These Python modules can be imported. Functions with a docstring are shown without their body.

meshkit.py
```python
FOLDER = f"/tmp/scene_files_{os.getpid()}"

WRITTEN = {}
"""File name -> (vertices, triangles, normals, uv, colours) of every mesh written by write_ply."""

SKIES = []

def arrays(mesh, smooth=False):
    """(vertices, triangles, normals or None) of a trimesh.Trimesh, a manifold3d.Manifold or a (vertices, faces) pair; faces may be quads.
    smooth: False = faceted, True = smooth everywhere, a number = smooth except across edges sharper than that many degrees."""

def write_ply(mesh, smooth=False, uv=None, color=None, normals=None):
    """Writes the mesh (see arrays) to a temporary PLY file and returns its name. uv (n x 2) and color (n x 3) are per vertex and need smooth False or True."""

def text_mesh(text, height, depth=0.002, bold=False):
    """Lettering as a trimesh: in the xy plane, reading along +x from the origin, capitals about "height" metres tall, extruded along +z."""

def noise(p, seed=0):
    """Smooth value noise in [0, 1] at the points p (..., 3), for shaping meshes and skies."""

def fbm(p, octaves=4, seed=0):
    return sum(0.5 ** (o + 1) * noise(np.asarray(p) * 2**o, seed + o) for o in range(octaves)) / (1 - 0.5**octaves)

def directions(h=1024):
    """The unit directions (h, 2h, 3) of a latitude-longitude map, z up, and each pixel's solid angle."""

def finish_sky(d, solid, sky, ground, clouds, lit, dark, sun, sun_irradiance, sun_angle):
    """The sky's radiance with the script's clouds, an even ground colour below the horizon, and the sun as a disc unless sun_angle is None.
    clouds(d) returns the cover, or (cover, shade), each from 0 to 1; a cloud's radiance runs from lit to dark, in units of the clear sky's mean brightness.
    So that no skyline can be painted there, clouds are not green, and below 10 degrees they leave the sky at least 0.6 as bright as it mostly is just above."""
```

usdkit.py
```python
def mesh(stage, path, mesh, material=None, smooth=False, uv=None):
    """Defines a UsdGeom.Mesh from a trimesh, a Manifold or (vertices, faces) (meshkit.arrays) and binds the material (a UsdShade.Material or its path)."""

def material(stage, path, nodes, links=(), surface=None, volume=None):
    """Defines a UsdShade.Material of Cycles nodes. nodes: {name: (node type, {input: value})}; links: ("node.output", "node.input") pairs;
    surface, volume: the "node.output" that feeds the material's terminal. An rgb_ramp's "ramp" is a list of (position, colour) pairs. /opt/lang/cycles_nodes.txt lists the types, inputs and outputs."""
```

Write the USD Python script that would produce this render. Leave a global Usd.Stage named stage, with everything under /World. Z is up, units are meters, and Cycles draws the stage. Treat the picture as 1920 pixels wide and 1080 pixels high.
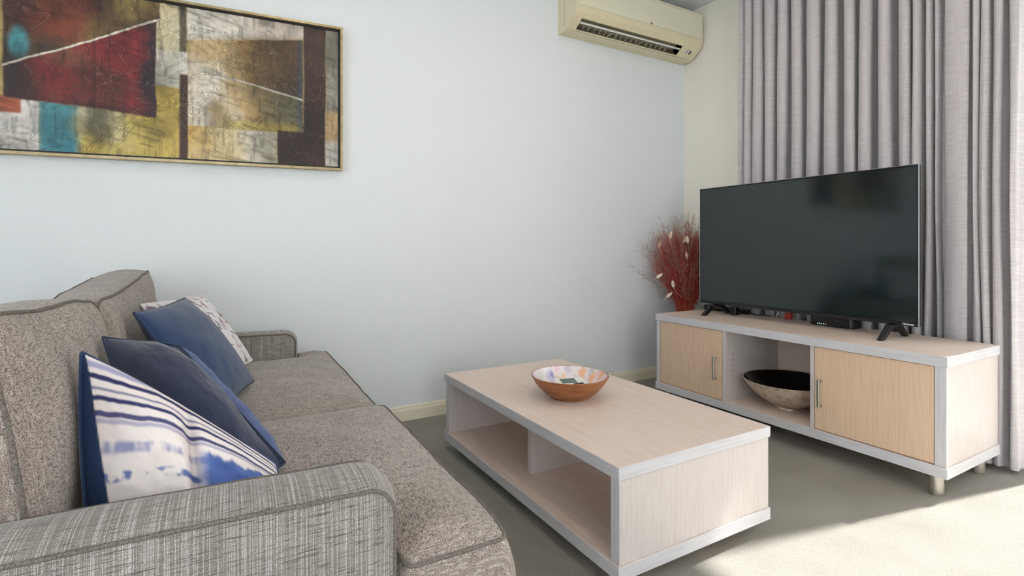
import math, numpy as np, trimesh, manifold3d as m3, usdkit, meshkit
from shapely.geometry import Polygon, Point, LineString
import shapely
from pxr import Usd, UsdGeom, UsdLux, UsdShade, Gf, Sdf, Vt

stage = Usd.Stage.CreateInMemory()
UsdGeom.SetStageUpAxis(stage, 'Z'); UsdGeom.SetStageMetersPerUnit(stage, 1.0)
UsdGeom.Xform.Define(stage, '/World'); UsdGeom.Scope.Define(stage, '/World/Looks')
PI = math.pi
# ---------------------------------------------------------------- camera, sky, sun, exposure
FPX = 977.0; YAW = math.radians(30); CAM_H = 0.96
cam = UsdGeom.Camera.Define(stage, '/World/camera')
cam.CreateHorizontalApertureAttr(36.0); cam.CreateVerticalApertureAttr(20.25)
cam.CreateFocalLengthAttr(FPX/1920*36.0)
cam.CreateVerticalApertureOffsetAttr(-78/1920*36.0)
cam.CreateClippingRangeAttr((0.05, 200.0))
cs, sn = math.cos(YAW), math.sin(YAW)
cam.AddTransformOp().Set(Gf.Matrix4d(cs, -sn, 0, 0,  0, 0, 1, 0,  -sn, -cs, 0, 0,  0, 0, CAM_H, 1))
cam.CreateExposureAttr(0.12)
dome = UsdLux.DomeLight.Define(stage, '/World/sky')
dome.CreateColorAttr(Gf.Vec3f(0.90, 0.95, 1.0)); dome.CreateIntensityAttr(1.6)
def sun_matrix(d):                       # light shines along local -Z
    z = -np.array(d)/np.linalg.norm(d); x = np.cross([0, 0, 1], z); x /= np.linalg.norm(x); y = np.cross(z, x)
    return Gf.Matrix4d(*x, 0, *y, 0, *z, 0, 0, 0, 0, 1)
SUN_EL, SUN_AZ = math.radians(48), math.radians(11.6)
sun = UsdLux.DistantLight.Define(stage, '/World/sun')
sun.CreateAngleAttr(1.6); sun.CreateNormalizeAttr(True); sun.CreateIntensityAttr(3.4); sun.CreateColorAttr(Gf.Vec3f(1.0, 0.99, 0.98))
sun.AddTransformOp().Set(sun_matrix((-math.cos(SUN_EL)*math.cos(SUN_AZ), math.cos(SUN_EL)*math.sin(SUN_AZ), -math.sin(SUN_EL))))

# ---------------------------------------------------------------- helpers
def lin(*c):
    c = np.array(c, float)/255.0
    return np.where(c <= 0.04045, c/12.92, ((c+0.055)/1.055)**2.4)
def L(*c): return tuple(float(x) for x in lin(*c))
def mat(name, nodes, links, surface='p.BSDF'):
    return usdkit.material(stage, '/World/Looks/'+name, nodes, links, surface=surface)
def plain(name, col, rough=0.5, **kw):
    return mat(name, {'p': ('principled_bsdf', {'base_color': L(*col), 'roughness': rough, **kw})}, [])
def grainy(name, stops, scale=(1, 1, 1), freq=1.0, rough=0.6, bump=0.0, dist=0.002, detail=4, **kw):
    """noise-coloured surface in object space, stretched by scale; stops: [(pos, srgb)]"""
    n = {'tc': ('texture_coordinate', {}), 'm': ('mapping', {'scale': scale}),
         'n': ('noise_texture', {'scale': freq, 'detail': detail, 'roughness': 0.6}),
         'r': ('rgb_ramp', {'ramp': [(p, L(*c)) for p, c in stops]}),
         'p': ('principled_bsdf', {'roughness': rough, **kw})}
    l = [('tc.object', 'm.vector'), ('m.vector', 'n.vector'), ('n.fac', 'r.fac'), ('r.color', 'p.base_color')]
    if bump:
        n['b'] = ('bump', {'strength': bump, 'distance': dist}); l += [('n.fac', 'b.height'), ('b.normal', 'p.normal')]
    return mat(name, n, l)
def painted(name, rough=0.6, bump=0.0, freq=400.0, **kw):
    """colours come from the mesh's own 'paint' primvar: the print or paint on that thing"""
    n = {'a': ('attribute', {'attribute': 'paint'}), 'p': ('principled_bsdf', {'roughness': rough, **kw})}
    l = [('a.color', 'p.base_color')]
    if bump:
        n |= {'tc': ('texture_coordinate', {}), 'n': ('noise_texture', {'scale': freq, 'detail': 2}), 'b': ('bump', {'strength': bump, 'distance': 0.002})}
        l += [('tc.object', 'n.vector'), ('n.fac', 'b.height'), ('b.normal', 'p.normal')]
    return mat(name, n, l)

used = {}
def numbered(path):
    k = used.get(path, 0); used[path] = k+1
    return path if k == 0 else f'{path}_{k:03d}'
def meta(prim, label=None, cat=None, group=None, kind=None):
    for k, v in (('label', label), ('category', cat), ('group', group), ('kind', kind)):
        if v: prim.SetCustomDataByKey(k, v)
class Thing:
    def __init__(s, name, label, cat, loc=(0, 0, 0), rotz=0.0, group=None, kind=None):
        s.path = numbered('/World/'+name); x = UsdGeom.Xform.Define(stage, s.path)
        x.AddTranslateOp().Set(Gf.Vec3d(*loc)); s.loc = np.array(loc, float)
        if rotz: x.AddRotateZOp().Set(math.degrees(rotz))
        meta(x.GetPrim(), label, cat, group, kind)
    def part(s, name, mesh, m, label=None, parent=None, local=False, paint=None, smooth=False, kind=None):
        v, f, n = meshkit.arrays(mesh, smooth)
        if not local: v = v - s.loc
        path = numbered((parent or s.path)+'/'+name)
        return put(path, (v, f, n), m, paint, label, kind)
def put(path, vfn, m, paint=None, label=None, kind=None):
    v, f, n = vfn
    g = UsdGeom.Mesh.Define(stage, path)
    g.CreatePointsAttr(Vt.Vec3fArray.FromNumpy(v.astype(np.float32)))
    g.CreateFaceVertexCountsAttr(Vt.IntArray.FromNumpy(np.full(len(f), 3, np.int32)))
    g.CreateFaceVertexIndicesAttr(Vt.IntArray.FromNumpy(f.astype(np.int32).ravel()))
    g.CreateSubdivisionSchemeAttr('none')
    if n is not None:
        g.CreateNormalsAttr(Vt.Vec3fArray.FromNumpy(n.astype(np.float32))); g.SetNormalsInterpolation('vertex')
    if paint is not None:
        UsdGeom.PrimvarsAPI(g).CreatePrimvar('paint', Sdf.ValueTypeNames.Color3fArray, 'vertex').Set(Vt.Vec3fArray.FromNumpy(np.asarray(paint, np.float32)))
    UsdShade.MaterialBindingAPI.Apply(g.GetPrim()).Bind(m)
    meta(g.GetPrim(), label, None, None, kind)
    return path
def struct(name, mesh, m, label, smooth=False, parent=None):
    path = numbered((parent or '/World')+'/'+name)
    put(path, meshkit.arrays(mesh, smooth), m, None, label if not parent else None, None if parent else 'structure')
    return path
def bx(x0, x1, y0, y1, z0, z1, r=0.002):
    """box with chamfered edges"""
    r = min(r, (x1-x0)/2.01, (y1-y0)/2.01, (z1-z0)/2.01)
    if r <= 0:
        b = trimesh.creation.box([x1-x0, y1-y0, z1-z0]); b.apply_translation([(x0+x1)/2, (y0+y1)/2, (z0+z1)/2]); return b
    pts = []
    for sx in (0, 1):
        for sy in (0, 1):
            for sz in (0, 1):
                X, Y, Z = (x0, x1)[sx], (y0, y1)[sy], (z0, z1)[sz]
                ix, iy, iz = X+(r, -r)[sx], Y+(r, -r)[sy], Z+(r, -r)[sz]
                pts += [(X, iy, iz), (ix, Y, iz), (ix, iy, Z)]
    return tm(m3.Manifold.hull_points(np.array(pts)))
def tm(m):
    d = m.to_mesh(); return trimesh.Trimesh(np.array(d.vert_properties[:, :3]), np.array(d.tri_verts), process=False)
def mf(t):
    return m3.Manifold(m3.Mesh(np.asarray(t.vertices, np.float32), np.asarray(t.faces, np.uint32)))
def cat(*ms): return trimesh.util.concatenate([m if isinstance(m, trimesh.Trimesh) else trimesh.Trimesh(*m, process=False) for m in ms])
def tube(p, r, sides=8, closed=False):
    p = np.asarray(p, float); n = len(p)
    t = (np.roll(p, -1, 0)-np.roll(p, 1, 0)) if closed else np.gradient(p, axis=0)
    t /= np.linalg.norm(t, axis=1, keepdims=True)+1e-12
    ref = np.zeros((n, 3)); a = np.cross(t[0], [0, 0, 1.0]) if abs(t[0][2]) < .9 else np.cross(t[0], [1.0, 0, 0])
    a /= np.linalg.norm(a)
    for i in range(n):                    # parallel transport
        a = a - t[i]*np.dot(a, t[i]); a /= np.linalg.norm(a)+1e-12; ref[i] = a
    b = np.cross(t, ref); ang = np.arange(sides)*2*PI/sides
    r = np.broadcast_to(np.asarray(r, float), (n,))
    v = p[:, None]+r[:, None, None]*(np.cos(ang)[None, :, None]*ref[:, None]+np.sin(ang)[None, :, None]*b[:, None])
    rows = n if closed else n-1
    i, j = np.meshgrid(np.arange(rows), np.arange(sides), indexing='ij'); k = (i+1) % n
    q = np.stack([i*sides+j, i*sides+(j+1) % sides, k*sides+(j+1) % sides, k*sides+j], -1).reshape(-1, 4)
    f = np.vstack([q[:, [0, 1, 2]], q[:, [0, 2, 3]]]); v = v.reshape(-1, 3)
    if not closed:
        c0, c1 = len(v), len(v)+1; v = np.vstack([v, p[:1], p[-1:]])
        s = np.arange(sides); e = (n-1)*sides
        f = np.vstack([f, np.stack([np.full(sides, c0), (s+1) % sides, s], 1), np.stack([np.full(sides, c1), e+s, e+(s+1) % sides], 1)])
    return trimesh.Trimesh(v, f, process=False)
def lathe(profile, n=64, centre=(0, 0, 0)):
    pr = np.array(profile, float); m = len(pr); ang = np.arange(n)*2*PI/n
    v = np.stack([pr[:, None, 0]*np.cos(ang), pr[:, None, 0]*np.sin(ang), np.repeat(pr[:, 1:2], n, 1)], -1).reshape(-1, 3)+np.array(centre)
    i, j = np.meshgrid(np.arange(m-1), np.arange(n), indexing='ij')
    q = np.stack([i*n+j, i*n+(j+1) % n, (i+1)*n+(j+1) % n, (i+1)*n+j], -1).reshape(-1, 4)
    return trimesh.Trimesh(v, np.vstack([q[:, [0, 1, 2]], q[:, [0, 2, 3]]]), process=False)
def cyl(p, r, h, n=32, ch=0.002):
    return lathe([(1e-5, 0), (r-ch, 0), (r, ch), (r, h-ch), (r-ch, h), (1e-5, h)], n, p)
def extrude(poly, h):
    """shapely polygon in xy, extruded 0..h in z"""
    return trimesh.creation.extrude_polygon(poly, h, engine='earcut')
def axes(mesh, o, ex, ey, ez):
    m = mesh.copy(); v = np.array(m.vertices)
    m.vertices = np.array(o)+v[:, :1]*np.array(ex)+v[:, 1:2]*np.array(ey)+v[:, 2:]*np.array(ez)
    if np.dot(np.cross(ex, ey), ez) < 0: m.faces = np.array(m.faces)[:, ::-1]
    return m
def crom(pts, per=8, closed=False):
    p = np.array(pts, float); n = len(p); out = []
    for i in range(n if closed else n-1):
        g = [p[(i+k) % n] if closed else p[min(max(i+k, 0), n-1)] for k in (-1, 0, 1, 2)]
        for t in np.arange(per)/per:
            out.append(.5*(2*g[1]+(g[2]-g[0])*t+(2*g[0]-5*g[1]+4*g[2]-g[3])*t*t+(3*g[1]-g[0]-3*g[2]+g[3])*t**3))
    if not closed: out.append(p[-1])
    return np.array(out)
def sstep(a, b, x):
    t = np.clip((x-a)/(b-a), 0, 1); return t*t*(3-2*t)

# ---------------------------------------------------------------- materials
M_wall = grainy('sky_tinted_wall_paint', [(0.3, (226, 232, 236)), (0.7, (228, 234, 238))], freq=60, rough=0.75, bump=0.03, dist=0.002)  # cool tint of the sky light is put into this wall colour
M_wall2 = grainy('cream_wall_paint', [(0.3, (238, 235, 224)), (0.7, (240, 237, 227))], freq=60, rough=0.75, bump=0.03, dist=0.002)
M_trim = plain('trim_paint', (232, 226, 204), 0.4)
M_ceil = grainy('stipple_ceiling', [(0.3, (216, 222, 228)), (0.7, (242, 245, 248))], freq=160, rough=0.9, bump=0.6, dist=0.006)
M_alu = plain('window_aluminium', (205, 205, 205), 0.4, metallic=0.6)
M_glass = mat('pane_glass', {'w': ('layer_weight', {'blend': .5}), 'q': ('math', {'math_type': 'power', 'value2': 4.0}), 'f': ('math', {'math_type': 'multiply_add', 'value2': .8, 'value3': .04}), 't': ('transparent_bsdf', {}), 'g': ('glossy_bsdf', {'roughness': 0.02, 'color': (1, 1, 1)}), 'x': ('mix_closure', {})},
              [('w.facing', 'q.value1'), ('q.value', 'f.value1'), ('f.value', 'x.fac'), ('t.BSDF', 'x.closure1'), ('g.BSDF', 'x.closure2')], surface='x.closure')
M_carpet = mat('wool_carpet', {'tc': ('texture_coordinate', {}),
    'a': ('noise_texture', {'scale': 330, 'detail': 3, 'roughness': .7}), 'c': ('noise_texture', {'scale': 5, 'detail': 4}),
    'r': ('rgb_ramp', {'ramp': [(.25, L(114, 109, 98)), (.5, L(162, 156, 143)), (.75, L(200, 196, 184))]}),
    'r2': ('rgb_ramp', {'ramp': [(.3, (.82, .82, .82)), (.7, (1, 1, 1))]}),
    'x': ('mix', {'mix_type': 'multiply', 'fac': 1.0}), 'b': ('bump', {'strength': .9, 'distance': .008}),
    'p': ('principled_bsdf', {'roughness': .95, 'sheen_weight': .3, 'sheen_roughness': .6, 'specular_ior_level': .1})},
    [('tc.object', 'a.vector'), ('tc.object', 'c.vector'), ('a.fac', 'r.fac'), ('c.fac', 'r2.fac'), ('r.color', 'x.color1'), ('r2.color', 'x.color2'), ('x.color', 'p.base_color'), ('a.fac', 'b.height'), ('b.normal', 'p.normal')])
def wood(name, a, b, along, rough=0.45):
    sc = [70, 70, 70]; sc['xyz'.index(along)] = 3.0
    return grainy(name, [(.25, a), (.45, b), (.6, a), (.8, b)], scale=tuple(sc), freq=2.2, rough=rough, bump=.12, dist=.001, detail=5)
M_top = wood('limed_oak_top', (212, 191, 177), (221, 204, 193), 'y')
M_end = wood('limed_oak_panel', (192, 183, 179), (201, 193, 190), 'z')
M_edge = wood('edge_band_y', (188, 186, 190), (200, 199, 203), 'y')
M_edgex = wood('edge_band_x', (188, 186, 190), (200, 199, 203), 'x')
M_edgez = wood('edge_band_z', (188, 186, 190), (200, 199, 203), 'z')
M_door = wood('tan_oak_door', (204, 174, 146), (214, 187, 161), 'z')
M_steel = plain('brushed_steel', (178, 174, 166), 0.35, metallic=0.9)
M_black = plain('black_plastic', (16, 17, 19), 0.4)
M_gap = plain('dark_recess', (20, 18, 16), 0.8)

def fabric(name, cols, thread='x', s=1.0, k=0.0):
    """tweed: pale slub threads one way, dark dashes the other way, fine weave bump"""
    t = {'x': (1150*s, 5*s, 5*s), 'y': (50*s, 640*s, 50*s)}[thread]
    d = {'x': (26*s, 620*s, 620*s), 'y': (760*s, 70*s, 760*s)}[thread]
    base, light, dark = cols
    return mat(name, {'tc': ('texture_coordinate', {}),
        'm1': ('mapping', {'scale': t}), 'm2': ('mapping', {'scale': d}),
        'n1': ('noise_texture', {'scale': 1.0, 'detail': 0, 'roughness': .6}), 'n2': ('noise_texture', {'scale': 1.0, 'detail': 2, 'roughness': .6}),
        'n3': ('noise_texture', {'scale': 800*s, 'detail': 1}), 'n4': ('noise_texture', {'scale': 9, 'detail': 3}),
        'r1': ('rgb_ramp', {'ramp': [(.52, (0, 0, 0)), (.66, (.85, .85, .85))]}), 'r2': ('rgb_ramp', {'ramp': [(.54-k, (0, 0, 0)), (.66-k*1.6, (.85+k, .85+k, .85+k))]}),
        'r3': ('rgb_ramp', {'ramp': [(.3, (.56, .56, .56)), (.7, (1.28, 1.28, 1.28))]}), 'r4': ('rgb_ramp', {'ramp': [(.3, (.88, .88, .88)), (.7, (1.06, 1.06, 1.06))]}),
        'x1': ('mix', {'color1': L(*base), 'color2': L(*light)}), 'x2': ('mix', {'color2': L(*dark)}),
        'x3': ('mix', {'mix_type': 'multiply', 'fac': 1.0}), 'x4': ('mix', {'mix_type': 'multiply', 'fac': 1.0}),
        'b': ('bump', {'strength': .3, 'distance': .0015}),
        'p': ('principled_bsdf', {'roughness': .9, 'sheen_weight': .25, 'specular_ior_level': .2})},
        [('tc.object', 'm1.vector'), ('tc.object', 'm2.vector'), ('tc.object', 'n3.vector'), ('tc.object', 'n4.vector'), ('m1.vector', 'n1.vector'), ('m2.vector', 'n2.vector'),
         ('n1.fac', 'r1.fac'), ('n2.fac', 'r2.fac'), ('n3.fac', 'r3.fac'), ('n4.fac', 'r4.fac'), ('r1.color', 'x1.fac'), ('r2.color', 'x2.fac'),
         ('x1.color', 'x2.color1'), ('x2.color', 'x3.color1'), ('r3.color', 'x3.color2'), ('x3.color', 'x4.color1'), ('r4.color', 'x4.color2'), ('x4.color', 'p.base_color'),
         ('n3.fac', 'b.height'), ('b.normal', 'p.normal')])
M_arm = fabric('tweed_arm', ((140, 134, 128), (200, 197, 194), (88, 82, 78)), 'x')
M_seat = fabric('tweed_seat', ((166, 154, 146), (202, 194, 188), (74, 64, 58)), 'y', 1.0, .035)
M_pipe = grainy('tweed_piping', [(.35, (76, 71, 67)), (.65, (132, 125, 118))], freq=420, rough=.9)

# ---------------------------------------------------------------- the room
WY, WX, CZ = 2.79, 3.125, 2.722        # painting wall, curtain wall, ceiling
X0, Y0 = -2.7, -3.0                    # the two walls behind the camera
OY0, OY1, OZ = -1.75, 0.765, 2.25       # sliding door opening in the curtain wall
struct('floor', bx(X0-.15, WX+.15, Y0-.15, WY+.15, -.1, 0, 0), M_carpet, 'pale sage beige cut pile carpet covering the whole floor')
struct('ceiling', bx(X0-.15, WX+.15, Y0-.15, WY+.15, CZ, CZ+.12, 0), M_ceil, 'white stippled ceiling above the air conditioner corner')
struct('wall_left', bx(X0-.15, WX, WY, WY+.15, 0, CZ, 0), M_wall, 'wall behind the sofa with the painting, cool sky light put into its colour')
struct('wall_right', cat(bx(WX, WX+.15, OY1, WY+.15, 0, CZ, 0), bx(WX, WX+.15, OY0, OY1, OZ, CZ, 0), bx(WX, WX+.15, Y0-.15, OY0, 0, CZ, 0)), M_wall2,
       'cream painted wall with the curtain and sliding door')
FY0, FY1 = -2.2, 0.3
struct('wall_front', cat(bx(X0-.15, X0, Y0-.15, FY0, 0, CZ, 0), bx(X0-.15, X0, FY1, WY, 0, CZ, 0), bx(X0-.15, X0, FY0, FY1, 2.3, CZ, 0)), M_wall2, 'cream wall with added wide glazing on the far left side')
BX0, BX1 = -1.2, 0.6
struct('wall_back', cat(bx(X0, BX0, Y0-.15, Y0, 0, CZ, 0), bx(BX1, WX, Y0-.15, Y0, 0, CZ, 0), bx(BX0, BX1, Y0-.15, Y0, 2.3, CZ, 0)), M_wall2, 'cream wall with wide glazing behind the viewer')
def window(name, horizontal, a0, a1, z1, at, label, n):
    x = UsdGeom.Xform.Define(stage, '/World/'+name); meta(x.GetPrim(), label, None, None, 'structure')
    def b(c0, c1, z0, z1_, d0, d1): return bx(d0, d1, c0, c1, z0, z1_, .002) if horizontal else bx(c0, c1, d0, d1, z0, z1_, .002)
    w = .045
    for (c0, c1, z0, z1_) in [(a0, a1, 0, w), (a0, a1, z1-w, z1), (a0, a0+w, w, z1-w), (a1-w, a1, w, z1-w)]:
        struct('window_frame', b(c0, c1, z0, z1_, at, at+.08), M_alu, None, parent='/World/'+name)
    for k in range(1, n):
        c = a0+(a1-a0)*k/n; struct('window_stile', b(c-.03, c+.03, w, z1-w, at+.01, at+.07), M_alu, None, parent='/World/'+name)
    for k in range(n):
        c0, c1 = a0+(a1-a0)*k/n, a0+(a1-a0)*(k+1)/n
        struct('pane', b(c0+.03, c1-.03, w, z1-w, at+.038, at+.042), M_glass, None, parent='/World/'+name)
window('window_1', True, OY0, OY1, OZ, WX+.03, 'aluminium framed sliding glass door beside the curtain', 2)
window('window_2', False, BX0, BX1, 2.3, Y0-.12, 'wide aluminium framed glazing in the wall behind the viewer', 3)
window('window_3', True, FY0, FY1, 2.3, X0-.12, 'added unseen glazing in the far left wall for more sky light', 3)  # unseen glazing added to brighten the curtain and the stand front
M_tile = grainy('balcony_tile', [(.3, (176, 168, 156)), (.7, (196, 188, 176))], freq=12, rough=.7)
struct('balcony_floor', bx(WX+.15, WX+2.2, Y0-.15, WY+.15, -.14, -.03, .002), M_tile, 'pale tiled balcony floor outside the sliding door')
M_render = plain('sky_block_render', (206, 200, 190), .85)
struct('sky_block_parapet', bx(WX+2.1, WX+2.2, Y0, WY, -.03, 1.0, .005), M_render, 'added unseen parapet outside the sliding door to cut low sky light')  # unseen parapet added to cut low sky light on the furniture ends
struct('sky_block_side_wall', bx(WX+.15, WX+2.1, OY0-.35, OY0-.22, -.03, 2.6, .005), M_render, 'added unseen side wall of the balcony to block sky light')  # unseen wall added to keep sky light off the near end faces
def skirting(name, p0, p1, inward, label):
    prof = [(0, 0), (.016, 0), (.016, .056), (.011, .068), (.011, .074), (.006, .080), (0, .080)]
    m = extrude(Polygon(prof), math.dist(p0, p1)); d = np.append(np.subtract(p1, p0)/math.dist(p0, p1), 0)
    struct(name, axes(m, (*p0, 0), inward, (0, 0, 1), d), M_trim, label)
skirting('baseboard_left', (X0, WY), (WX, WY), (0, -1, 0), 'cream skirting board along the wall behind the sofa')
skirting('baseboard_right', (WX, OY1+.02), (WX, WY), (-1, 0, 0), 'cream skirting board along the curtain wall')
# recessed lamps of the room, in the ceiling outside the frame
M_ring = plain('lamp_ring', (235, 235, 232), .4)
M_lens = mat('lamp_lens', {'e': ('emission', {'color': (1.0, .86, .68), 'strength': 6.0})}, [], surface='e.emission')
for i, (x, y, w) in enumerate([(.5, 1.5, 'over the sofa front'), (1.9, 1.5, 'over the coffee table end'), (.5, -.8, 'behind the viewer on the left'), (1.9, -.8, 'behind the viewer on the right')]):
    t = Thing('ceiling_downlight', f'round white recessed ceiling downlight {w}', 'ceiling light', (x, y, CZ))
    t.part('ring', lathe([(.045, -.002), (.045, -.008), (.06, -.008), (.065, -.001), (.045, -.001)], 32), M_ring, local=True)
    t.part('lens', lathe([(1e-4, -.003), (.045, -.003)], 32), M_lens, local=True)
    dl = UsdLux.DiskLight.Define(stage, t.path+'/lamp'); dl.CreateRadiusAttr(.045); dl.CreateIntensityAttr(180.0); dl.CreateColorAttr(Gf.Vec3f(1.0, .80, .58)); dl.AddTranslateOp().Set(Gf.Vec3d(0, 0, -.012))

# ---------------------------------------------------------------- sofa
SL, SR = np.array((0.0, 1.79, 0.0)), -math.radians(1.5)
sofa = Thing('sofa', 'grey beige tweed two seat sofa with piped loose cushions against the white wall', 'sofa', SL, SR)
def wob(v, amp=.004, f=6, seed=3):
    return (np.stack([meshkit.fbm(v*f+17*k, 3, seed+k) for k in range(3)], -1)-.5)*2*amp
def densify(poly, step=.02):
    poly = shapely.geometry.polygon.orient(poly, 1.0)
    return np.array(shapely.segmentize(poly.exterior, step).coords)[:-1]
def box_cushion(poly, z0, z1, crown, bulge, warp, step=.022):
    """piped box cushion standing on the xy outline poly; warp(v) -> v is applied to body and piping alike"""
    h = z1-z0
    m = m3.CrossSection([densify(poly)]).extrude(h, n_divisions=6).refine_to_length(step)
    t = tm(m); v = np.array(t.vertices)
    ring = LineString(list(poly.exterior.coords))
    d = shapely.distance(shapely.points(v[:, :2]), ring); ins = shapely.distance(shapely.points(v[:, :2]), poly) == 0
    zz = v[:, 2]/h*2-1                                   # -1..1
    v[:, 2] += np.where(zz > .999, crown*(1-np.exp(-d/.07)), 0)-np.where(zz < -.999, .3*crown*(1-np.exp(-d/.07)), 0)
    side = (d < 1e-6)
    # bulge of the boxing
    c = densify(poly); near = ring.interpolate(0)
    cen = np.array(poly.representative_point().coords[0])
    pr = shapely.get_coordinates(shapely.line_interpolate_point(ring, shapely.line_locate_point(ring, shapely.points(v[:, :2]))))
    # outward normal from buffered outline
    outl = LineString(list(poly.buffer(.03).exterior.coords)); po = shapely.get_coordinates(shapely.line_interpolate_point(outl, shapely.line_locate_point(outl, shapely.points(pr))))
    nn = po-pr; nn /= np.linalg.norm(nn, axis=1, keepdims=True)+1e-9
    v[:, :2] += np.where(side, bulge*(1-zz**2), 0)[:, None]*nn
    v[:, 2] += z0
    body = trimesh.Trimesh(warp(v), t.faces, process=False)
    pipes = []
    for z in (z1, z0):
        p = np.column_stack([densify(poly, .015), np.full(len(densify(poly, .015)), z)])
        pipes.append(tube(warp(p), .0036, 7, True))
    return body, cat(*pipes)
def rr(pts, r): return Polygon(pts).buffer(-r).buffer(r, quad_segs=6)
fx, ex = .482, .305                                       # cushion front, arm front
seat_n = rr([(-.17, -.815), (ex, -.815), (ex, -.945), (fx+.012, -.945), (fx+.012, -.085), (-.17, -.085)], .018)
seat_f = rr([(-.17, -.082), (fx-.012, -.082), (fx-.012, .925), (ex+.03, .925), (ex+.03, .80), (-.17, .80)], .018)
def warp_seat(v):
    w = v+wob(v, .007, 5, 11)
    w[:, 2] -= .012*np.exp(-((v[:, 1]+.95)/.05)**2)*(v[:, 0] > .25)
    return w
for poly, lab in ((seat_n, None), (seat_f, None)):
    b, p = box_cushion(poly, .285, .438, .035, .022, warp_seat)
    q = sofa.part('seat_cushion', b, M_seat, local=True, smooth=40)
    sofa.part('piping', p, M_pipe, parent=q, local=True, smooth=True, label='dark piping along the seat cushion edges')
# back cushions: outline in (y, w) plane, thickness along n, leaning back
LEAN = math.radians(8)
def back_cushion(y0, y1, dz):
    H = .392
    poly = rr([(y0, 0), (y1, 0), (y1, H), (y0, H)], .03)
    def warp(v):
        v = np.array(v, float); y, w, n = v[:, 0].copy(), v[:, 1].copy(), v[:, 2].copy()
        q = np.stack([y, w, n], -1)+wob(v, .008, 5, 31)
        w = q[:, 1]+dz(y)*np.clip(w/H, 0, 1)**2; n = q[:, 2]; y = q[:, 0]
        x = -.188-w*math.sin(LEAN)+(n-.14)*math.cos(LEAN)
        z = .455+w*math.cos(LEAN)+(n-.14)*math.sin(LEAN)
        return np.stack([x, y, z], -1)
    b, p = box_cushion(poly, -.035, .14, .032, .018, warp)
    q = sofa.part('back_cushion', b, M_seat, local=True, smooth=40)
    sofa.part('piping', p, M_pipe, parent=q, local=True, smooth=True, label='dark piping along the back cushion edges')
back_cushion(-.825, -.165, lambda y: np.interp(y, [-.82, -.6, -.35, -.22, -.165], [.022, .008, -.002, -.012, -.028]))
back_cushion(-.16, .795, lambda y: np.interp(y, [-.16, -.1, .15, .45, .72, .795], [-.028, -.022, -.022, -.005, .01, .02]))
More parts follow.
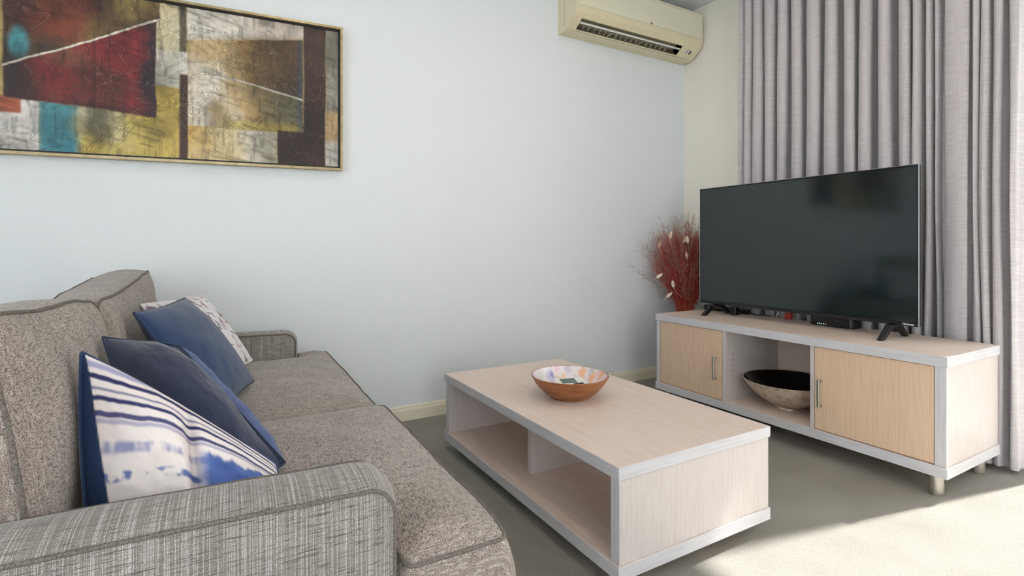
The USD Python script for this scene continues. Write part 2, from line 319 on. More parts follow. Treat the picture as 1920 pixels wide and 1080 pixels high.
# arms
def arm(y0, y1, xf, top):
    prof = Polygon([(-.46, .075), (xf, .075), (xf, top), (-.46, top+.012)])
    prof = prof.buffer(-.045).buffer(.045, quad_segs=8)
    outline = densify(prof, .02)
    m = m3.CrossSection([outline]).extrude(y1-y0, n_divisions=8).refine_to_length(.03); t = tm(m); v = np.array(t.vertices)
    s = v[:, 2]/(y1-y0); ring = LineString(list(prof.exterior.coords)); d = shapely.distance(shapely.points(v[:, :2]), ring)
    cen = np.array([-.1, .3]); n = v[:, :2]-cen
    n /= np.linalg.norm(n, axis=1, keepdims=True)
    v[:, :2] += np.where(d < 1e-5, .014*np.clip(4*s*(1-s), 0, 1)**.7, 0)[:, None]*n
    v[:, 2] += np.where(s < 1e-4, -1, np.where(s > 1-1e-4, 1, 0))*.007*(1-np.exp(-d/.05))
    w = np.stack([v[:, 0], y0+v[:, 2], v[:, 1]], -1); w += wob(w, .003, 6, 51)
    q = sofa.part('arm', trimesh.Trimesh(w, np.array(t.faces)[:, ::-1], process=False), M_arm, local=True, smooth=40)
    pp = []
    for y in (y0, y1):
        o = densify(prof, .015); p = np.stack([o[:, 0], np.full(len(o), y), o[:, 1]], -1); pp.append(tube(p+wob(p, .003, 6, 51), .0034, 7, True))
    sofa.part('piping', cat(*pp), M_pipe, parent=q, local=True, smooth=True, label='dark piping around the arm panels')
arm(-.95, -.822, .285, .568)
arm(.805, .93, .315, .556)
sofa.part('base_frame', bx(-.46, .44, -.925, .915, .075, .275, .012), M_arm, local=True)
sofa.part('back_frame', bx(-.46, -.33, -.82, .80, .27, .70, .03), M_arm, local=True)
for x in (-.40, .38):
    for y in (-.86, .85): sofa.part('leg', lathe([(1e-4, 0), (.018, 0), (.024, .08), (1e-4, .08)], 20, (x, y, 0)), M_black, local=True)

# ---------------------------------------------------------------- throw pillows
def pillow_grid(c, T, n=64, pinch=.07, wrinkle=.006, seed=0, power=.42, side=1, dent=None):
    TL, TR, BR, BL = [np.array(p, float) for p in c]
    u, v = np.meshgrid(np.linspace(0, 1, n+1), np.linspace(0, 1, n+1), indexing='ij')
    uu = .5+(u-.5)*(1-pinch*np.sin(PI*v)); vv = .5+(v-.5)*(1-pinch*np.sin(PI*u))
    P = ((1-uu)*(1-vv))[..., None]*TL+(uu*(1-vv))[..., None]*TR+(uu*vv)[..., None]*BR+((1-uu)*vv)[..., None]*BL
    nrm = np.cross(BR-TL, TR-BL); nrm /= np.linalg.norm(nrm)
    t = T/2*(np.clip(np.sin(PI*u)*np.sin(PI*v), 0, 1))**power
    edge = np.clip(np.sin(PI*u)*np.sin(PI*v)*3, 0, 1)
    w = (meshkit.fbm(np.stack([u*6, v*6, np.full_like(u, seed+side*3.3)], -1), 3, seed)-.5)*2*wrinkle*edge
    r = (meshkit.fbm(np.stack([u*3, v*3, np.full_like(u, seed+9.1)], -1), 2, seed)-.5)*wrinkle*1.5     # the rim waves too
    if dent is not None and side > 0: t = t*dent(u, v)
    return P+nrm*(side*(t+w)+r)[..., None], u, v, nrm
def grid_mesh(P, flip):
    n, m = P.shape[:2]; i, j = np.meshgrid(np.arange(n-1), np.arange(m-1), indexing='ij')
    q = np.stack([i*m+j, (i+1)*m+j, (i+1)*m+j+1, i*m+j+1], -1).reshape(-1, 4)
    f = np.vstack([q[:, [0, 1, 2]], q[:, [0, 2, 3]]])
    return trimesh.Trimesh(P.reshape(-1, 3), f[:, ::-1] if flip else f, process=False)
def pillow(label, c, T, front, back, n=64, colour=None, seam=None, rim_r=.004, **kw):
    base = np.mean(np.array(c), 0); t = Thing('throw_pillow', label, 'cushion', (base[0], base[1], min(p[2] for p in c)))
    Pf, u, v, nrm = pillow_grid(c, T, n, side=1, **kw); Pb, *_ = pillow_grid(c, T, n, side=-1, **kw)
    flip = np.dot(np.cross(Pf[n//2+1, n//2]-Pf[n//2, n//2], Pf[n//2, n//2+1]-Pf[n//2, n//2]), nrm) < 0
    t.part('front_panel', grid_mesh(Pf, flip), front, paint=None if colour is None else colour(u, v).reshape(-1, 3), smooth=True)
    t.part('back_panel', grid_mesh(Pb, not flip), back, smooth=True)
    rim = np.vstack([Pf[:-1, 0], Pf[-1, :-1], Pf[:0:-1, -1], Pf[0, :0:-1]])
    t.part('seam', tube(rim, rim_r, 6, True), seam or back, smooth=True)
    return t, Pf, Pb
def denim(name, a, b):
    return grainy(name, [(.3, a), (.7, b)], scale=(1, 1, 1), freq=420, rough=.85, bump=.35, dist=.0015, detail=2, sheen_weight=.3)
M_navy = denim('navy_cotton', (22, 46, 84), (38, 66, 108))
M_navy2 = denim('navy_denim', (24, 32, 58), (44, 54, 84))
M_blue = denim('lit_denim', (46, 64, 112), (76, 96, 148))  # paler tone carries the window light on the navy denim cushion edge
M_dark = denim('deep_navy', (10, 28, 54), (26, 50, 84))
M_print = painted('printed_cotton', .8, .2)
M_white = plain('white_cotton', (226, 224, 226), .85)

def blotch(u, v, f, seed, o=4): return meshkit.fbm(np.stack([u*f, v*f, np.zeros_like(u)+seed*1.7], -1), o, seed)
def floral(u, v):
    col = np.tile(lin(228, 226, 230), u.shape+(1,)); rng = np.random.default_rng(5)
    for _ in range(150):
        cx, cy, a, l, w = rng.random(), rng.random(), rng.normal(.9, .6), rng.uniform(.03, .11), rng.uniform(.006, .02)
        c = [(88, 66, 84), (120, 108, 118), (150, 100, 120), (70, 70, 78), (176, 150, 160)][rng.integers(5)]
        du, dv = u-cx, v-cy; p = du*math.cos(a)+dv*math.sin(a); q = -du*math.sin(a)+dv*math.cos(a)+.4*p*p/l
        m = np.clip(1.4-((p/l)**2+(q/(w*(1.2-np.abs(p/l).clip(0, 1))))**2), 0, 1)[..., None]
        col = col*(1-m*.85)+lin(*c)*m*.85
    return col
P4 = [(-.20, 2.10, .768), (-.035, 2.485, .764), (.142, 2.325, .505), (.005, 1.97, .51)]
pillow('white cushion with purple grey leaf print behind the plain blue cushion', P4, .11, M_print, M_white, n=110, colour=floral, seed=21, pinch=.05)
P3 = [(-.185, 1.762, .776), (-.08, 2.175, .778), (.127, 1.995, .497), (.005, 1.60, .49)]
pillow('plain smooth mid blue square cushion in front of the floral one', P3, .12, M_navy, M_dark, seed=4, pinch=.05, wrinkle=.004)
P2 = [(-.205, 1.43, .762), (-.068, 1.475, .716), (.130, 1.19, .50), (-.07, 1.10, .49)]
t2, Pf, Pb = pillow('dark navy denim cushion with stitched flange coloured as window lit behind the striped one', P2, .17, M_navy2, M_blue, seed=8, pinch=-.03, power=.8, wrinkle=.008, seam=M_dark, rim_r=.0028, n=80)
def flange(Pf, c):
    n = len(Pf)-1; k = int(n*.80)
    path = np.vstack([Pf[k:n, 0], Pf[n, :]]); mid = np.mean(np.array(c), 0); L_ = len(path); t = np.linspace(0, 1, L_)
    nrm = np.cross(np.array(c[2])-c[0], np.array(c[1])-c[3]); nrm /= np.linalg.norm(nrm)
    tan = np.gradient(path, axis=0); tan = tan/np.linalg.norm(tan, axis=1, keepdims=True); out = np.cross(nrm, tan); out *= np.sign((out*(path-mid)).sum(1))[:, None]
    from scipy.ndimage import uniform_filter1d
    out = uniform_filter1d(out, 15, axis=0, mode='nearest'); out /= np.linalg.norm(out, axis=1, keepdims=True)
    w = .036*sstep(0, .30, t)*(1-.55*sstep(.82, 1, t))*(1+.3*(meshkit.fbm(np.stack([t*6, t*0, t*0], -1), 2, 3)-.5))
    s_ = np.linspace(0, 1, 7); rip = (meshkit.fbm(np.stack([t*14, t*0+2, t*0], -1), 3, 8)-.5)*.010
    P = path[:, None]+out[:, None]*(w[:, None]*s_)[..., None]+nrm*((rip[:, None]*s_-.012*s_**2)+.001)[..., None]
    b = P-nrm*.0025
    return cat(grid_mesh(P, False), grid_mesh(b, True)), path+out*.004+nrm*.003
fl, stitch = flange(Pf, P2)
q = t2.part('flange', fl, M_blue, smooth=True, label='denim flange along the upper right edge, window light put into its paler colour')
t2.part('stitching', tube(stitch, .0022, 6), M_dark, parent=q, smooth=True)
def stripes(u, v):
    j = (blotch(u, v*.3, 5, 3)-.5)*.075+(blotch(u*4, v, 9, 6)-.5)*.012
    col = np.tile(lin(232, 224, 222), u.shape+(1,))
    warm = sstep(.5, .7, blotch(u, v, 3, 12))[..., None]*.5; col = col*(1-warm)+lin(226, 206, 194)*warm
    vv = v+j+.05*np.sin(PI*u)
    def band(c, w, tone, k, soft=.012, on=1.0):
        nonlocal col
        m = (sstep(w/2+soft, w/2, np.abs(vv-c))*k*on)[..., None]; col = col*(1-m)+lin(*tone)*m
    lo = u < .62
    band(.058, .026, (140, 144, 190), .8, .02)
    band(.135, .022, (38, 42, 92), 1)
    band(.205, .006, (84, 88, 140), .8)
    band(.262, .018, (40, 46, 98), 1)
    band(.352, .022, (48, 52, 108), .95)
    band(.392, .008, (120, 120, 170), .6, .02)
    band(.53, .03, (100, 112, 170), .75, .03, on=sstep(.35, .6, blotch(u*3, v, 6, 9)))
    band(.68, .03, (70, 96, 164), .9, .02, on=sstep(.45, .6, blotch(u*3, v*2, 7, 15)))
    rag = (blotch(u*4, v*.6, 11, 19)-.5)*.16
    m = (sstep(.52, .60, u+(blotch(u, v, 9, 2)-.5)*.08)*sstep(.40, .46, v+rag*.8))[..., None]; b = blotch(u, v, 6, 40)[..., None]
    col = col*(1-m)+(lin(40, 66, 132)*(1-b)+lin(96, 124, 190)*b)*m
    nb = np.maximum(sstep(.004, -.004, u-(.012+.105*v**.7)), sstep(-.004, .004, v-.80-.5*u))[..., None]   # the navy back fabric wraps round this side
    return col*(1-nb)+lin(24, 46, 82)*nb
def dent1(u, v): return 1-.42*np.exp(-((u-.52-.06*(v-.5))/.035)**2)*sstep(.0, .2, v)
P1 = [(-.200, 1.19, .772), (.112, 1.135, .525), (.10, 1.03, .47), (-.165, 1.05, .475)]
pillow('white tie dye cushion with navy stripes and navy back, leaning by the near arm', P1, .13, M_print, M_navy, n=150, colour=stripes, seed=13, pinch=-.04, wrinkle=.007, dent=dent1)

# ---------------------------------------------------------------- coffee table
def board(t, x0, x1, y0, y1, z0, z1, name, top=M_top):
    e = .0022
    q = t.part(name, bx(x0+e, x1-e, y0+e, y1-e, z0, z1, .0008), top)
    for (a, b, c, d, m) in ((x0, x0+e, y0, y1, M_edge), (x1-e, x1, y0, y1, M_edge), (x0+e, x1-e, y0, y0+e, M_edgex), (x0+e, x1-e, y1-e, y1, M_edgex)):
        t.part('edge_band', bx(a, b, c, d, z0, z1, .0006), m, parent=q, label='greyer edge band of the board')
TX0, TX1, TY0, TY1, TZ = .954, 1.617, 1.075, 2.29, .36
ct = Thing('coffee_table', 'low limed oak coffee table with open shelf standing before the sofa', 'coffee table', ((TX0+TX1)/2, (TY0+TY1)/2, 0))
board(ct, TX0, TX1, TY0, TY1, .325, TZ, 'top_board')
board(ct, TX0, TX1, TY0, TY1, .05, .089, 'base_board')
for y in (TY0+.005, TY1-.040):
    q = ct.part('end_panel', bx(TX0+.008, TX1-.006, y, y+.035, .089, .325, .001), M_end)
    for x in (TX0+.006, TX1-.0061): ct.part('edge_band', bx(x, x+.0021, y, y+.035, .089, .325, .0006), M_edgez, parent=q, label='greyer front edge of the panel')
q = ct.part('divider', bx(TX0+.10, TX1-.10, 1.685, 1.705, .089, .325, .001), M_end)
for x in (TX0+.07, TX1-.07):
    for y in (TY0+.08, TY1-.08):
        w = cyl((0, 0, -.009), .02, .018, 24); w = axes(w, (x, y, .0205), (0, 0, 1), (1, 0, 0), (0, 1, 0))
        ct.part('castor', cat(w, bx(x-.016, x+.016, y-.012, y+.012, .038, .0505, .001)), M_black)

# wooden bowl with floral enamel, card and pen in it
M_bowlw = grainy('mango_wood', [(.22, (70, 38, 20)), (.40, (142, 88, 50)), (.6, (164, 108, 66)), (.8, (100, 58, 32))], scale=(6, 6, 34), freq=1.6, rough=.4, bump=.1, dist=.001)
M_enamel = painted('floral_enamel', .2, coat_weight=.3)
BC = np.array((1.243, 1.69, TZ))
bowl = Thing('wooden_bowl', 'round wooden bowl with floral enamel inside on the coffee table', 'bowl', BC)
outer = [(1e-4, .0), (.072, .0), (.079, .004), (.095, .014), (.118, .034), (.138, .058), (.150, .078), (.154, .086), (.153, .088), (.1495, .088)]
bowl.part('wooden_shell', lathe(crom(outer, 3), 96), M_bowlw, local=True, smooth=50)
inner = crom([(.1500, .0878), (.146, .080), (.133, .060), (.112, .036), (.088, .018), (.062, .010), (.03, .008), (1e-4, .008)], 14)
im = lathe(inner, 200); iv = np.array(im.vertices)
def enamel(p):
    col = np.tile(lin(232, 224, 226), (len(p), 1)); rng = np.random.default_rng(12); q = p[:, :2]/.154
    spots = [((-.12, .66), .19, (240, 178, 104)), ((-.08, .64), .09, (240, 132, 56)), ((.80, -.05), .24, (226, 128, 92)), ((.74, .0), .14, (232, 140, 60)), ((.86, .30), .14, (234, 150, 80)), ((.80, -.35), .2, (226, 156, 160)),
             ((-.45, .70), .16, (190, 186, 216)), ((-.40, .75), .07, (130, 128, 176)), ((-.70, .25), .2, (226, 196, 210)), ((-.72, -.05), .13, (170, 204, 196)), ((.62, .52), .16, (226, 200, 206)), ((.2, .6), .2, (224, 206, 212)), ((.45, .3), .2, (216, 226, 214))]
    for _ in range(60):
        a, r = rng.random()*2*PI, math.sqrt(rng.random())
        spots.append(((r*math.cos(a), r*math.sin(a)), rng.uniform(.04, .13), [(236, 176, 120), (230, 190, 200), (214, 208, 222), (206, 218, 206), (234, 218, 176), (196, 190, 206)][rng.integers(6)]))
    for k, (c, r, tone) in enumerate(spots):
        d = q-np.array(c); an = np.arctan2(d[:, 1], d[:, 0]); rr_ = 1.3*r*(.80+.20*np.cos(5*an+k)); m = (sstep(1.2, .35, np.linalg.norm(d, axis=1)/rr_)*.85)[:, None]
        col = col*(1-m)+lin(*tone)*m
    return col
rot30 = np.array([[cs, -sn], [sn, cs]])                  # pattern laid facing the room
bowl.part('enamel_lining', im, M_enamel, local=True, smooth=True, paint=enamel(np.column_stack([iv[:, :2] @ rot30.T, iv[:, 2]])), label='white floral enamel lining with orange and pink flowers')
M_card, M_cardpic = plain('card_white', (232, 232, 224), .5), plain('card_print', (92, 104, 98), .4)
def flat(loc, a, tilt, w, d, h):
    R = trimesh.transformations.euler_matrix(tilt, 0, a)[:3, :3]
    def f(x0, x1, y0, y1, z0, z1):
        m = bx(x0*w, x1*w, y0*d, y1*d, z0*h, z1*h, .0003); m.vertices = np.array(m.vertices) @ R.T+np.array(loc); return m
    return f
card = Thing('leaflet', 'small folded leaflet with dark grey picture lying in the wooden bowl', 'leaflet', BC+(0, 0, .03))
f = flat(BC+(0.024, .027, .050), -.30, .10, .12, .085, .002)
card.part('paper', f(-.5, .5, -.5, .5, 0, 1), M_card); card.part('picture', f(-.34, .2, -.28, .36, 1.0, 1.25), M_cardpic, label='dark grey printed picture')
pen = Thing('pen', 'slim dark pen with white cap lying on the leaflet in the wooden bowl', 'pen', BC+(0, 0, .045))
d0, d1 = BC+(-.009, -.036, .0575), BC+(.050, -.058, .063)
pen.part('barrel', tube([d0, d0*.35+d1*.65], .0032, 10), plain('pen_dark', (52, 26, 20), .4)); pen.part('cap', tube([d0*.35+d1*.65, d1], .0036, 10), M_card)

# ---------------------------------------------------------------- TV stand
SX0, SX1, SY0, SY1 = 2.385, 2.88, .874, 2.353
ZT, ZB, ZS = .544, .084, .504
ZF = .125
ts = Thing('tv_stand', 'long limed oak television stand with two tan doors before the curtain', 'tv stand', ((SX0+SX1)/2, (SY0+SY1)/2, 0))
board(ts, SX0, SX1, SY0, SY1, ZS, ZT, 'top_board')
board(ts, SX0, SX1, SY0, SY1, ZB, ZF, 'base_board')
for y0, y1 in ((SY0+.005, .916), (2.323, SY1-.005)):
    q = ts.part('end_panel', bx(SX0+.008, SX1-.006, y0, y1, ZF, ZS, .001), M_end)
    ts.part('edge_band', bx(SX0+.006, SX0+.0081, y0, y1, ZF, ZS, .0006), M_edgez, parent=q, label='greyer front edge of the panel')
for y0, y1 in ((1.377, 1.396), (1.852, 1.872)):
    q = ts.part('divider', bx(SX0+.010, SX1-.02, y0, y1, ZF, ZS, .0008), M_end)
ts.part('back_panel', bx(SX1-.019, SX1-.010, .916, 2.323, ZF, ZS, .0006), M_top)
for y, s in ((1.852-.0004, -1),):
    for z in (.285, .315, .345, .375): ts.part('shelf_pin_hole', axes(cyl((0, 0, 0), .003, .0008, 10, .0002), (SX0+.07, y, z), (1, 0, 0), (0, 0, 1), (0, -1, 0)), M_gap)
for y0, y1, hy in ((.918, 1.375, 1.345), (1.874, 2.321, 1.912)):
    d = ts.part('door', bx(SX0+.009, SX0+.027, y0+.001, y1-.001, ZF+.003, ZS-.003, .001), M_door, label='tan veneered hinged door')
    p = [(SX0+.009, hy, .235), (SX0-.016, hy, .235), (SX0-.018, hy, .238), (SX0-.018, hy, .352), (SX0-.016, hy, .355), (SX0+.009, hy, .355)]
    ts.part('handle', cat(bx(SX0-.019, SX0-.010, hy-.006, hy+.006, .232, .358, .002), bx(SX0-.012, SX0+.0095, hy-.005, hy+.005, .233, .244, .002), bx(SX0-.012, SX0+.0095, hy-.005, hy+.005, .346, .357, .002)), M_steel, parent=d, label='brushed steel bar handle')
for x in (SX0+.055, SX1-.055):
    for y in (SY0+.055, SY1-.055): ts.part('leg', cyl((x, y, 0), .0245, ZB, 32), M_steel, label='round steel leg')

# black bowl in the open compartment
sb = Thing('black_bowl', 'wide bowl with glossy black inside and silver leaf outside in the stand compartment', 'bowl', (2.60, 1.624, ZF))
so = crom([(1e-4, .012), (.055, .012), (.058, 0), (.068, 0), (.070, .012), (.115, .034), (.165, .070), (.203, .112), (.221, .141), (.2205, .144), (.217, .144)], 4)
M_silver = grainy('silver_leaf', [(.3, (168, 150, 134)), (.5, (206, 190, 174)), (.7, (226, 214, 200))], freq=38, rough=.38, metallic=.55, bump=.15, dist=.001)
sb.part('silver_shell', lathe(so, 96), M_silver, local=True, smooth=40, label='silver leaf outside')
sb.part('black_lining', lathe(crom([(.2172, .1438), (.198, .112), (.158, .07), (.105, .036), (.05, .022), (1e-4, .02)], 6), 96), plain('black_lacquer', (5, 5, 7), .06), local=True, smooth=True, label='glossy black lacquer inside')

# ---------------------------------------------------------------- television
TX = 2.68; VY0, VY1, VZ0, VZ1 = 1.083, 2.262, .606, 1.32
tv = Thing('television', 'large flat black television standing on two splayed feet on the stand', 'television', (TX, (VY0+VY1)/2, ZT))
M_screen = plain('screen_glass', (15, 29, 34), .09, specular_ior_level=.75)
M_bezel = plain('bezel', (20, 21, 24), .35)
tv.part('screen', bx(TX-.001, TX+.004, VY0+.006, VY1-.006, VZ0+.018, VZ1-.006, .0005), M_screen)
fr = mf(bx(TX-.003, TX+.022, VY0+.002, VY1-.002, VZ0, VZ1, .001))-mf(bx(TX-.02, TX+.006, VY0+.005, VY1-.005, VZ0+.017, VZ1-.005, .0004))
tv.part('bezel', tm(fr), M_bezel)
M_sidetrim = plain('side_trim', (196, 200, 204), .3, metallic=.8)
tv.part('side_trim', cat(bx(TX-.0032, TX+.007, VY0, VY0+.002, VZ0, VZ1, .0005), bx(TX-.0032, TX+.007, VY1-.002, VY1, VZ0, VZ1, .0005), bx(TX-.0032, TX+.007, VY0+.002, VY1-.002, VZ1, VZ1+.002, .0005)), M_sidetrim, label='thin silver outer trim')
tv.part('back_shell', cat(bx(TX+.022, TX+.034, VY0+.01, VY1-.01, VZ0+.01, VZ1-.01, .005), bx(TX+.034, TX+.066, VY0+.18, VY1-.18, VZ0+.02, VZ0+.42, .01)), M_black)
lg = meshkit.text_mesh('Hisense', .0085, .0006, bold=True)
w_ = lg.bounds[1][0]
tv.part('logo', axes(lg, (TX-.003, VY0+.018+w_, VZ0+.0045), (0, -1, 0), (0, 0, 1), (-1, 0, 0)), plain('logo_white', (236, 238, 240), .4), label='small white lettering')
def leg(yc, yo):
    pr = []
    for x0, x1 in ((2.552, 2.652), (2.802, 2.706)):
        s = 1 if x0 < 2.68 else -1
        a = Polygon([(x0-.004, ZT), (x0+s*.026, ZT), (x1+s*.02, VZ0+.004), (x1-s*.022, VZ0+.004)])
        pr.append(axes(extrude(a, .022), (0, yc-.011, 0), (1, 0, 0), (0, 0, 1), (0, 1, 0)))
    tv.part('foot', cat(*pr, bx(2.634, 2.726, yc-.014, yc+.014, VZ0-.012, VZ0+.004, .002)), M_black)
leg(2.135, 0); leg(1.18, 0)

# small electronics on the stand
stb = Thing('set_top_box', 'small rounded black set top box with a row of lights behind the television', 'set top box', (2.82, 1.52, ZT))
body = Polygon([(2.772, 1.400), (2.868, 1.400), (2.868, 1.622), (2.772, 1.622)]).buffer(-.022).buffer(.022, quad_segs=10)
M_stb = plain('box_plastic', (22, 23, 27), .3)
bm = m3.CrossSection([densify(body, .1)]).extrude(.058).translate([0, 0, ZT+.004])
stb.part('body', tm(bm), M_stb, smooth=30)
stb.part('foot_pad', extrude(body.buffer(-.008), .004).apply_translation([0, 0, ZT]), M_black)
M_led = mat('led', {'e': ('emission', {'color': (.7, 1.0, .7), 'strength': 2.2})}, [], surface='e.emission')
for k in range(5): stb.part('indicator_light', bx(2.7712, 2.7722, 1.575-.010*k-.002, 1.575-.010*k+.002, ZT+.010, ZT+.013, .0003), M_led, label='tiny pale green light')
ring = lathe([(.006, 0), (.009, 0), (.009, .0006), (.006, .0006), (.006, 0)], 24)
stb.part('emblem', cat(axes(ring, (2.7722, 1.488, ZT+.036), (0, -1, 0), (0, 0, 1), (-1, 0, 0)), bx(2.7716, 2.7724, 1.468, 1.478, ZT+.038, ZT+.044, .0003)), plain('emblem_black', (3, 3, 4), .2), label='small round black emblem')
bar = Thing('bar_speaker', 'slim black bar lying behind the left television foot', 'device', (2.79, 2.2, ZT))
bp0, bp1 = np.array((2.826, 2.335, ZT+.017)), np.array((2.845, 2.045, ZT+.017))
ends = [m3.Manifold.sphere(.017, 20).translate(list(p)) for p in (bp0, bp1)]
bar.part('housing', tm(m3.Manifold.batch_hull(ends)), M_black, smooth=40)
adp = Thing('power_adapter', 'chunky black plug adapter beside the bar near the left television foot', 'adapter', (2.83, 2.09, ZT))
adp.part('block', bx(2.735, 2.775, 2.045, 2.085, ZT, ZT+.05, .004), M_black); adp.part('cord', tube(crom([(2.755, 2.046, ZT+.02), (2.77, 2.0, ZT+.022), (2.83, 1.97, ZT+.006), (2.86, 1.90, ZT+.005)], 6), .0028, 8), M_black)
wc = Thing('white_cable', 'short looping white cable standing on the stand behind the television', 'cable', (2.86, 1.87, ZT))
wc.part('cord', tube(crom([(2.872, 1.875, ZT+.004), (2.862, 1.86, ZT+.02), (2.858, 1.855, ZT+.04), (2.868, 1.875, ZT+.065), (2.873, 1.89, ZT+.08)], 8), .0032, 8), M_card, smooth=True)
rb = Thing('red_device', 'little red device with white top behind the middle of the television', 'device', (2.85, 1.78, ZT))
rb.part('body', bx(2.835, 2.865, 1.767, 1.80, ZT, ZT+.040, .004), plain('red_plastic', (176, 52, 34), .4)); rb.part('cap', bx(2.838, 2.862, 1.771, 1.796, ZT+.040, ZT+.052, .003), M_card, label='white top')

# ---------------------------------------------------------------- curtains
def cur_mat():
    return mat('linen_curtain', {'tc': ('texture_coordinate', {}), 'mh': ('mapping', {'scale': (14, 14, 420)}), 'mv': ('mapping', {'scale': (420, 420, 7)}),
        'nh': ('noise_texture', {'scale': 1.0, 'detail': 2}), 'nv': ('noise_texture', {'scale': 1.0, 'detail': 2}),
        'rh': ('rgb_ramp', {'ramp': [(.3, (.84, .83, .83)), (.7, (1.12, 1.12, 1.12))]}), 'rv': ('rgb_ramp', {'ramp': [(.3, (.90, .90, .90)), (.7, (1.07, 1.07, 1.07))]}),
        'x1': ('mix', {'mix_type': 'multiply', 'fac': 1.0, 'color1': L(193, 188, 191)}), 'x2': ('mix', {'mix_type': 'multiply', 'fac': 1.0}),
        'b': ('bump', {'strength': .2, 'distance': .001}), 'p': ('principled_bsdf', {'roughness': .9, 'sheen_weight': .3, 'specular_ior_level': .15})},
        [('tc.object', 'mh.vector'), ('tc.object', 'mv.vector'), ('mh.vector', 'nh.vector'), ('mv.vector', 'nv.vector'), ('nh.fac', 'rh.fac'), ('nv.fac', 'rv.fac'),
         ('rh.color', 'x1.color2'), ('x1.color', 'x2.color1'), ('rv.color', 'x2.color2'), ('x2.color', 'p.base_color'), ('nh.fac', 'b.height'), ('b.normal', 'p.normal')])
M_cur = cur_mat()
def curtain(label, ribs, xf, xb, z0, z1, seed, y_end, y_start, hem=.15):
    """ribs: (y_hi, y_lo) of each forward fold, far to near; the valleys between them go back to xb"""
    pts = [(xb, y_start)]
    for i, (a, b) in enumerate(ribs):
        w = a-b
        pts += [(xf+(xb-xf)*.5, a-.13*w), (xf+(xb-xf)*.12, a-.02*w), (xf-.003, (a+b)/2), (xf+(xb-xf)*.12, b+.02*w), (xf+(xb-xf)*.5, b+.13*w)]
        nb = ribs[i+1][0] if i+1 < len(ribs) else y_end
        pts.append((xb, (b+nb)/2))
    prof = crom(pts, 5); nz = 46; zs = np.linspace(z0, z1, nz); rng = np.random.default_rng(seed)
    V = np.zeros((len(prof), nz, 3)); s = np.arange(len(prof))/11.0; e_ = np.clip((len(prof)-1-np.arange(len(prof)))/12, .12, 1)
    for k, z in enumerate(zs):
        low = 1-(z-z0)/(z1-z0)
        V[:, k, 0] = prof[:, 0]+(meshkit.fbm(np.stack([s, np.full_like(s, z*.9), np.zeros_like(s)], -1), 2, seed)-.5)*.020*(.4+low)*e_
        V[:, k, 1] = prof[:, 1]+(meshkit.fbm(np.stack([s*.7, np.full_like(s, z*.8), np.zeros_like(s)+7], -1), 2, seed+5)-.5)*.040*(.3+low)*e_
        V[:, k, 2] = z
    t = Thing('curtain', label, 'curtain', (xb, (y_start+y_end)/2, z0))
    def sheet(V, th):
        a = grid_mesh(V, False); b = grid_mesh(V+np.array([th, 0, 0]), True); return cat(a, b)
    kh = np.searchsorted(zs, z0+hem)
    t.part('cloth', sheet(V[:, kh:], .003), M_cur, smooth=True)
    t.part('hem', sheet(V[:, :kh+1]-np.array([.0015, 0, 0]), .006), M_cur, smooth=True)
def uY(u, X): t_ = (u-960)/FPX; return X*(cs-sn*t_)/(sn+cs*t_)
zx = lambda z: 1360+z/3.273
XF, XB = 2.955, 3.108
ribsL = [(75, 102), (108, 150), (160, 212), (228, 290), (308, 366), (391, 455), (486, 560), (594, 668), (706, 775), (813, 890), (932, 1000), (1046, 1118), (1140, 1192), (1215, 1255), (1278, 1325)]
YL = [(uY(zx(a), XF), uY(zx(b), XF)) for a, b in ribsL]
curtain('long left grey linen curtain in narrow pleats behind the television', YL, XF, XB, .012, CZ-.012, 3, YL[-1][1]-.06, YL[0][0]+.03)
XF2, XB2 = 2.925, 3.0
ribsR = [(1340, 1488), (1508, 1555), (1568, 1618), (1636, 1700), (1742, 1800)]
YR = [(uY(zx(a), XF2), uY(zx(b), XF2)) for a, b in ribsR]
curtain('right grey linen curtain with one wide fold beside the sliding door', YR, XF2, XB2, .018, CZ-.012, 9, 0.825, YR[0][0]+.012)

# ---------------------------------------------------------------- air conditioner
M_ac = grainy('aged_cream_plastic', [(.3, (222, 214, 180)), (.7, (228, 220, 188))], freq=3, rough=.4)
M_ac2 = plain('cream_panel', (226, 224, 200), .38)
ac = Thing('air_conditioner', 'cream wall mounted split air conditioner under the ceiling corner', 'air conditioner', (2.53, WY, 2.338))
AX0, AX1 = 1.955, 3.10
prof = Polygon([(0, 2.338), (-.07, 2.338), (-.105, 2.345), (-.175, 2.40), (-.194, 2.425), (-.20, 2.45), (-.20, 2.640), (-.19, 2.652), (0, 2.655)])
bodym = mf(axes(extrude(prof, AX1-AX0), (AX0, WY, 0), (0, 1, 0), (0, 0, 1), (1, 0, 0)))
sd = np.array((.0, .07, -.055)); sd /= np.linalg.norm(sd); sn_ = np.cross(sd, (1, 0, 0)); sn_ = sn_ if sn_[1] < 0 else -sn_   # along slope, outward normal
so_ = np.array((0, WY-.172, 2.3975))
def on_slope(x0, x1, s0, s1, n0, n1, r=.0008):
    return axes(bx(x0, x1, s0, s1, n0, n1, r), so_, (1, 0, 0), sd, sn_)
GX0, GX1 = 2.02, 2.925
bodym = bodym-mf(on_slope(GX0, GX1, .004, .080, -.055, .02, 0))
ac.part('housing', tm(bodym), M_ac)
liner = mf(on_slope(GX0-.002, GX1+.002, .002, .082, -.060, -.0015, 0))-mf(on_slope(GX0, GX1, .004, .080, -.055, .02, 0))
ac.part('outlet_duct', tm(liner), plain('duct_dark', (6, 6, 6), .6), label='dark air outlet recess')
ac.part('louver', on_slope(GX0+.003, GX1-.003, .028, .038, -.012, -.001), plain('louver_pale', (236, 236, 236), .4), label='pale horizontal louver blade')
M_vane = plain('vane_grey', (176, 174, 158), .5)
